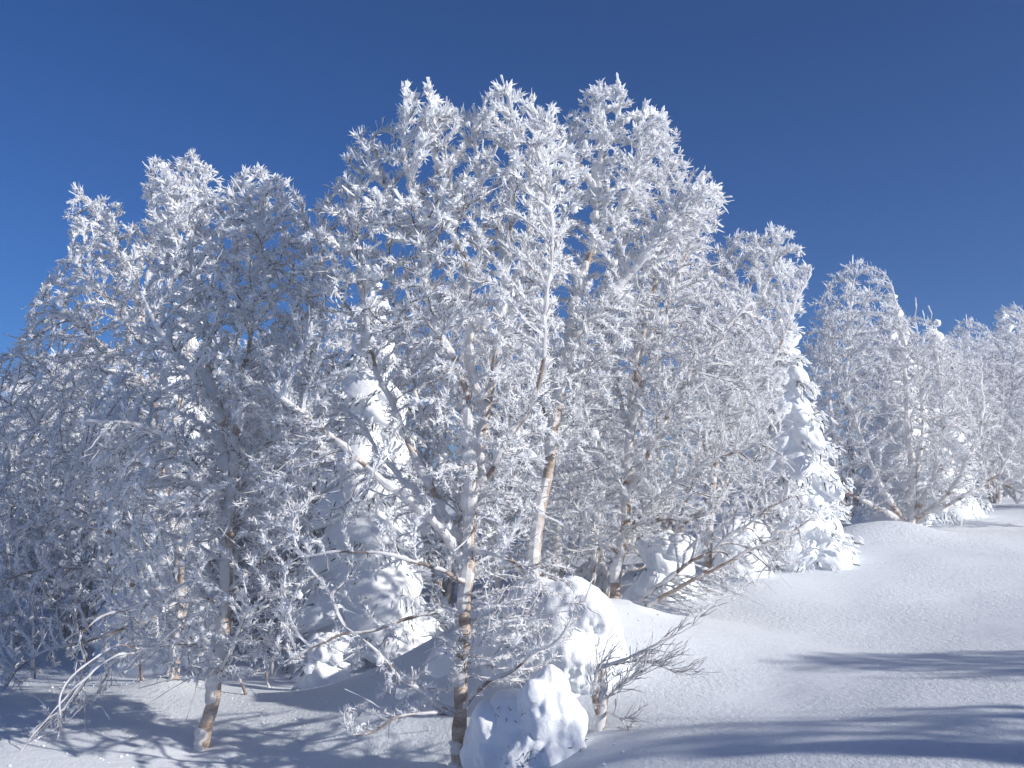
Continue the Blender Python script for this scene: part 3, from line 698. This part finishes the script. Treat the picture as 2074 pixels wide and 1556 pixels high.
for src_, x_, Y_, s_, rt_, lb_ in [(F1o, 1815, 20.5, .84, 90, 'snow-laden fir top standing out behind the mound birch, highest at the right'),
                             (F1o, 1902, 22, .765, 200, 'rounded snow-laden fir on the right skyline next to the misty wood'),
                             (F3o, 2062, 44, 2.0, 20, 'pointed misty fir at the right edge of the skyline'),
                             (F3o, 72, 22, 1.0, 150, 'small bright snow-laden fir on the left skyline'),
                             (F3o, 0, 17, .72, 260, 'little snow-laden fir at the left edge of the photo')]:
    place(src_, lb_, x_, Y_, rt_, s_, 'snow laden firs')

# --- the two snow mounds beside the foot of the middle birch: dwarf firs quite buried
def mound(label, lumps, seed, vox, needle_pts):
    base = np.mean([l[0] for l in lumps], axis=0); base[2] = gz(base[0], base[1])
    root = empty('buried_dwarf_fir', base); tag(root, label, 'fir', 'snow laden firs')
    mb = MB(); iv, fc = ICO[4]
    for c, s in lumps: mb.add(iv * np.array(s) + np.array(c) - base, fc)
    tmp = mb.build('lumps', M['snow'])
    md = tmp.modifiers.new('r', 'REMESH'); md.mode = 'VOXEL'; md.voxel_size = vox
    sm = tmp.modifiers.new('s', 'SMOOTH'); sm.iterations = 3; sm.factor = .5
    dg = bpy.context.evaluated_depsgraph_get(); me = bpy.data.meshes.new_from_object(tmp.evaluated_get(dg)); me.name = 'snow_coat'
    old = tmp.data; bpy.data.objects.remove(tmp); bpy.data.meshes.remove(old)
    n = len(me.vertices); V = np.zeros(n * 3, np.float32); me.vertices.foreach_get('co', V); V = V.reshape(-1, 3).astype(float)
    N = np.zeros(n * 3, np.float32); me.vertices.foreach_get('normal', N); N = N.reshape(-1, 3)
    d = .17 * (fbm(V * 2.6 + seed, seed, 2) - .5) + .045 * (fbm(V * np.array((7, 7, 4.0)) + seed, seed + 4, 3) - .5) - .025 * np.clip(.16 - np.abs(fbm(V * 4.5 + 9, seed + 12, 2) - .5), 0, 1) / .16
    d = d + .13 * (np.abs(fbm(V * np.array((4.5, 4.5, 1.3)) + 3, seed + 21, 2) - .5) - .12) * np.clip(1.1 - N[:, 2], 0, 1)
    rough = np.clip(.35 - N[:, 2], 0, 1); d = d + rough * .08 * (fbm(V * np.array((26, 26, 12.0)), seed + 6, 2) - .5)
    V = V + N * d[:, None]; me.vertices.foreach_set('co', V.astype(np.float32).ravel())
    me.polygons.foreach_set('use_smooth', np.ones(len(me.polygons), bool)); me.materials.clear(); me.materials.append(M['snow']); me.update()
    o = bpy.data.objects.new('snow_coat', me); COL.objects.link(o); o.parent = root
    rng = np.random.default_rng(seed)
    bvh = BVHTree.FromPolygons(V.tolist(), [tuple(p.vertices) for p in me.polygons])
    P = []
    for c, spread, cnt in needle_pts:
        for _ in range(cnt):
            p = np.array(c) + rng.normal(0, 1, 3) * np.array(spread) - base
            loc, nrm, _, _ = bvh.find_nearest(Vector(p)); loc, nrm = np.array(loc), np.array(nrm)
            for _ in range(3):
                dd = unit(nrm * .6 + np.array((0, 0, -.5)) + rng.normal(0, .55, 3)); q0 = loc - nrm * .02 + rng.normal(0, .012, 3)
                P.append((q0, q0 + dd * rng.uniform(.03, .06)))
    P = np.array(P); nd = MB(); nd.add(*tubes(P, np.tile(np.array((.0055, .002)), (len(P), 1)), 3, rng=rng))
    q = nd.build('needles', M['needle'], root); tag(q, kind='stuff')
    st = MB(); st.add(*tubes(np.array([[(0, 0, -.1), (0, 0, .3), (.02, 0, .6)]]), np.array([[.04, .03, .01]]), 8)); st.build('trunk', M['limb'], root)
    return root
mound('big smooth snow mound with a sharp ridge, right behind the foot of the middle birch',
      [(at(1160, 1305, 9.9), (.48, .48, .66)), (at(1090, 1270, 10.1), (.42, .42, .50)), (at(1212, 1318, 9.8), (.27, .34, .38)), (at(1150, 1420, 9.9), (.42, .44, .42)), (at(1045, 1340, 10.2), (.40, .36, .60)),
       (at(985, 1310, 10.5), (.34, .32, .52)), (at(1160, 1330, 9.5), (.26, .2, .24)), (at(925, 1370, 10.6), (.34, .34, .42)), (at(1248, 1340, 9.75), (.12, .2, .16)), (at(1205, 1395, 9.6), (.16, .18, .16)), (at(1130, 1215, 9.9), (.24, .26, .20)), (at(1195, 1250, 9.6), (.20, .22, .20)), (at(1110, 1350, 9.55), (.20, .18, .30))], 21, .022, [(at(1080, 1200, 9.75), (.05, .1, .14), 26), (at(1235, 1345, 9.6), (.05, .1, .05), 22), (at(1050, 1300, 9.8), (.1, .1, .1), 14)])
mound('pointed snow mound in front, touching the bare trunk foot of the middle birch',
      [(at(1105, 1420, 8.5), (.20, .22, .34)), (at(1122, 1482, 8.5), (.28, .28, .30)), (at(1060, 1500, 8.65), (.34, .28, .44)), (at(1095, 1575, 8.4), (.38, .30, .36)), (at(1000, 1540, 8.7), (.26, .26, .46)),
       (at(1150, 1470, 8.4), (.15, .18, .16)), (at(1168, 1515, 8.35), (.10, .14, .13)), (at(1130, 1545, 8.2), (.14, .14, .16)), (at(1060, 1545, 8.3), (.16, .14, .22)), (at(1082, 1400, 8.4), (.12, .14, .16)), (at(985, 1500, 8.55), (.14, .14, .26))], 22, .018, [(at(1075, 1545, 8.2), (.14, .1, .06), 26), (at(1030, 1440, 8.4), (.06, .1, .05), 7), (at(1165, 1520, 8.3), (.05, .05, .06), 22)])

# ------------------------------------------------------------------ sticks, stump and sprigs in the snow
def sprig(name, label, cat, stems, seed, twigs=120, rime=.8, tl=(.05, .16), group=None, bias=(0, 0, .3), spread=.75):
    rng = np.random.default_rng(seed); cs = [spline(np.array(s), 6) for s in stems]
    base = cs[0][0, :3].copy(); base[2] = gz(base[0], base[1]); cs[0][0, 2] = min(cs[0][0, 2], base[2] - .08)
    root = empty(name, base); tag(root, label, cat, group)
    rm = MB(); tw = MB(); X, D = [], []
    for i, c in enumerate(cs):
        rs = resample(c, 20); mb = MB(); mb.add(*tubes(rs[None, :, :3], rs[None, :, 3], 8, .12, rng)); mb.build('trunk' if i == 0 else 'branch', M['limb'] if rs[0, 3] > .02 else M['twig'], root, org=base)
        T = unit(np.gradient(rs[:, :3], axis=0)); pat = np.clip((fbm(rs[:, :3] * 7, seed + i, 2) - .47 + .1 * rime) * 6, 0, 1)
        t = .014 * rime * pat * np.clip(rs[:, 3] / .022, .25, 1); off = limb_rime_dir(T) * (rs[:, 3:4] * .4 + t[:, None])
        rm.add(*tubes((rs[:, :3] + off)[None], np.where(pat > 0, rs[:, 3] * .85 + t, rs[:, 3] * .4)[None], 7, .3, rng))
        if i or len(cs) == 1: X.append(rs[4:, :3]); D.append(T[4:])
    if twigs:
        X = np.concatenate(X); D = np.concatenate(D)
        for order, (N, f) in enumerate(((twigs // 3, 1.0), (twigs, .55))):
            pk = rng.integers(0, len(X), N)
            d = unit(D[pk] + unit(rng.normal(0, 1, (N, 3))) * spread + np.array(bias)); Ls = rng.uniform(*tl, (N, 1)) * f; tt = np.linspace(0, 1, 5)[None, :, None]
            bend = unit(rng.normal(0, 1, (N, 3))) * .3 + np.array((0, 0, .12))
            P = X[pk][:, None] + d[:, None] * Ls[:, None] * tt + bend[:, None] * Ls[:, None] * tt ** 2 + rng.normal(0, .03, (N, 5, 3)) * Ls[:, None] * tt
            tw.add(*tubes(P, np.tile(np.array((.0032, .0028, .0024, .002, .0013)) * (1 if f == 1 else .75), (N, 1)), 3, rng=rng))
            t = .0060 * rime * rng.random((N, 5)) ** 1.2; rm.add(*tubes(P + limb_rime_dir(unit(np.gradient(P, axis=1))) * (t * .8 + .0015)[..., None], t + .0006, 3, .3, rng))
            X = P[:, 1:].reshape(-1, 3); D = unit(np.gradient(P, axis=1))[:, 1:].reshape(-1, 3)
        o = tw.build('twigs', M['twig'], root, org=base); tag(o, kind='stuff')
    o = rm.build('rime', M['rime'], root, org=base); tag(o, kind='stuff')
    return root
sprig('broken_stump', 'rime-crusted broken stump with thin twigs right of the pointed snow mound', 'stump',
      [L(8.6, .045, .02, (1215, 1500), (1222, 1440), (1225, 1390), (1222, 1345)), L(8.6, .010, .004, (1222, 1352), (1270, 1335, 8.5), (1320, 1310, 8.4), (1370, 1285, 8.4)),
       L(8.6, .008, .003, (1225, 1420), (1250, 1395, 8.5), (1285, 1368, 8.5)), L(8.6, .007, .003, (1222, 1350), (1300, 1340, 8.6), (1370, 1362, 8.5)), L(8.6, .01, .004, (1225, 1440), (1260, 1460, 8.4), (1275, 1500, 8.4)),
       L(8.6, .03, .012, (1218, 1460), (1205, 1420, 8.55), (1208, 1380, 8.55), (1214, 1345, 8.55))], 31, 240, rime=.9, tl=(.12, .34), bias=(.35, 0, .22), spread=.8)
for k, (lb, pts, r) in enumerate([
        ('thin dark stick bent like a knee, in sunlit snow left of the little fir', ((556, 1436), (553, 1405), (543, 1385), (538, 1360)), .016),
        ('short reddish stick in the snow just right of the left birch trunk', ((501, 1424), (496, 1400), (488, 1380), (480, 1355)), .018),
        ('straight black sapling stem in the blue shade at the left edge', ((70, 1366), (69, 1320), (70, 1270), (66, 1200), (80, 1120)), .018),
        ('dark sapling stem behind the left birch, nearer to the left', ((287, 1384), (283, 1345), (268, 1300), (262, 1240), (280, 1150)), .018),
        ('dark leaning sapling stem in the small drift behind the left birch', ((330, 1396), (348, 1350), (352, 1300), (380, 1230), (375, 1150)), .018),
        ('dark thin stem in the shade between the left birch and the little fir', ((553, 1330), (556, 1290), (552, 1250), (560, 1180)), .016)]):
    Y = [13.1, 11.6, 14.2, 13.4, 12.6, 14.5][k]
    sprig('bare_sapling', lb, 'sapling', [L(Y, r * 1.2, r * .6, *pts)], 40 + k, 24 if k > 1 else 0, group='thin dark stems in the snow')

# --- firs outside the frame at the right whose shadows lie across the snow
for src_, X_, Y_, s_, rt_, lb_ in [(F1o, 9.8, 3.6, .66, 40, 'broad snow-laden fir out of view at the right, shading the near corner'), (TBo, 11.0, 6.6, .66, 120, 'rounded birch out of view at the right, up the slope'),
                             (F1o, 9.2, 2.2, .7, 220, 'nearest broad fir out of view at the right'), (T8o, 10.8, 4.2, .84, 100, 'birch out of view behind the broad firs at the right')]:
    o = copy_tree(src_); o.location = (X_, Y_, gz(X_, Y_) - .1); o.rotation_euler = (0, 0, math.radians(rt_)); o.scale = (s_,) * 3; o['label'] = lb_

# --- loose frost crystals lying on the crust: tiny facets that glint where they mirror the sun
def crystals():
    rng = np.random.default_rng(77); n = 7000
    Y = rng.uniform(5.5, 19, n); x = (rng.uniform(0, 2120, n) - 1037) / F * Y
    c = np.stack((x, Y, ground_z(x, Y) + .006), 1)
    nr = unit(np.stack((rng.normal(0, .55, n), rng.normal(0, .55, n), np.ones(n)), 1)); a = unit(np.cross(nr, rng.normal(0, 1, (n, 3)))); b = np.cross(nr, a)
    r = (.0012 + .00034 * Y)[:, None] * rng.uniform(.7, 1.3, (n, 1))
    V = np.stack([c + r * (a * math.cos(t) + b * math.sin(t)) for t in (0, 2.094, 4.189)], 1).reshape(-1, 3)
    m = bpy.data.materials.new('ice_crystal'); m.use_nodes = True; p = m.node_tree.nodes['Principled BSDF']
    p.inputs['Base Color'].default_value = (.86, .89, .92, 1); p.inputs['Roughness'].default_value = .12; p.inputs['Specular IOR Level'].default_value = 1.0
    mb = MB(); mb.add(V, np.arange(n * 3).reshape(-1, 3)); o = mb.build('frost_crystals', m, smooth=False)
    tag(o, 'loose frost crystals glinting on the snow crust', 'frost', kind='stuff')
crystals()
def fallen():
    rng = np.random.default_rng(78); n = 1700
    Y = rng.uniform(6, 17, n); x = (rng.uniform(-60, 1350, n) - 1037) / F * Y
    keep = vnoise(np.stack((x, Y, 0 * x), 1) * .9, 5) + .35 * (x < 1.0) > rng.random(n) * 1.1; x, Y = x[keep], Y[keep]; n = len(x)
    c = np.stack((x, Y, ground_z(x, Y) + .002), 1); r = .003 + .010 * rng.random((n, 1)) ** 3
    d = unit(np.stack((rng.normal(0, 1, n), rng.normal(0, 1, n), rng.normal(0, .25, n)), 1)); mb = MB()
    P = np.stack((c - d * r * 1.6, c + np.array((0, 0, 1)) * r * .4, c + d * r * 1.6), 1)
    mb.add(*tubes(P, np.concatenate((r * .3, r, r * .3), 1), 4, .35, rng)); o = mb.build('fallen_rime', M['snow'], smooth=False)
    tag(o, 'crumbs of fallen rime scattered on the snow under the birches', 'rime', kind='stuff')
fallen()

# ------------------------------------------------------------------ thin frozen haze in the air
def build_haze():
    gv = np.array([v.co[2] for v in bpy.data.objects['snow_ground'].data.vertices]); z0, z1 = gv.min() - 1.0, 9.5
    x0, x1, y0, y1 = -930.0, 930.0, -30.0, 1250.0
    V = np.array([(x, y, z) for z in (z0, z1) for x, y in ((x0, y0), (x1, y0), (x1, y1), (x0, y1))])
    mb = MB(); mb.add(V, np.array(((0, 3, 2, 1), (4, 5, 6, 7), (0, 1, 5, 4), (1, 2, 6, 5), (2, 3, 7, 6), (3, 0, 4, 7))))
    m = bpy.data.materials.new('haze'); m.use_nodes = True; n = m.node_tree.nodes; n.clear()
    out = n.new('ShaderNodeOutputMaterial'); v = n.new('ShaderNodeVolumePrincipled')
    v.inputs['Color'].default_value = (.96, .97, 1, 1); v.inputs['Density'].default_value = .0038; v.inputs['Anisotropy'].default_value = .2
    m.node_tree.links.new(v.outputs[0], out.inputs['Volume'])
    o = mb.build('haze', m, smooth=False); tag(o, 'thin frozen haze hanging over the snow slope and the wood', kind='stuff')
build_haze()
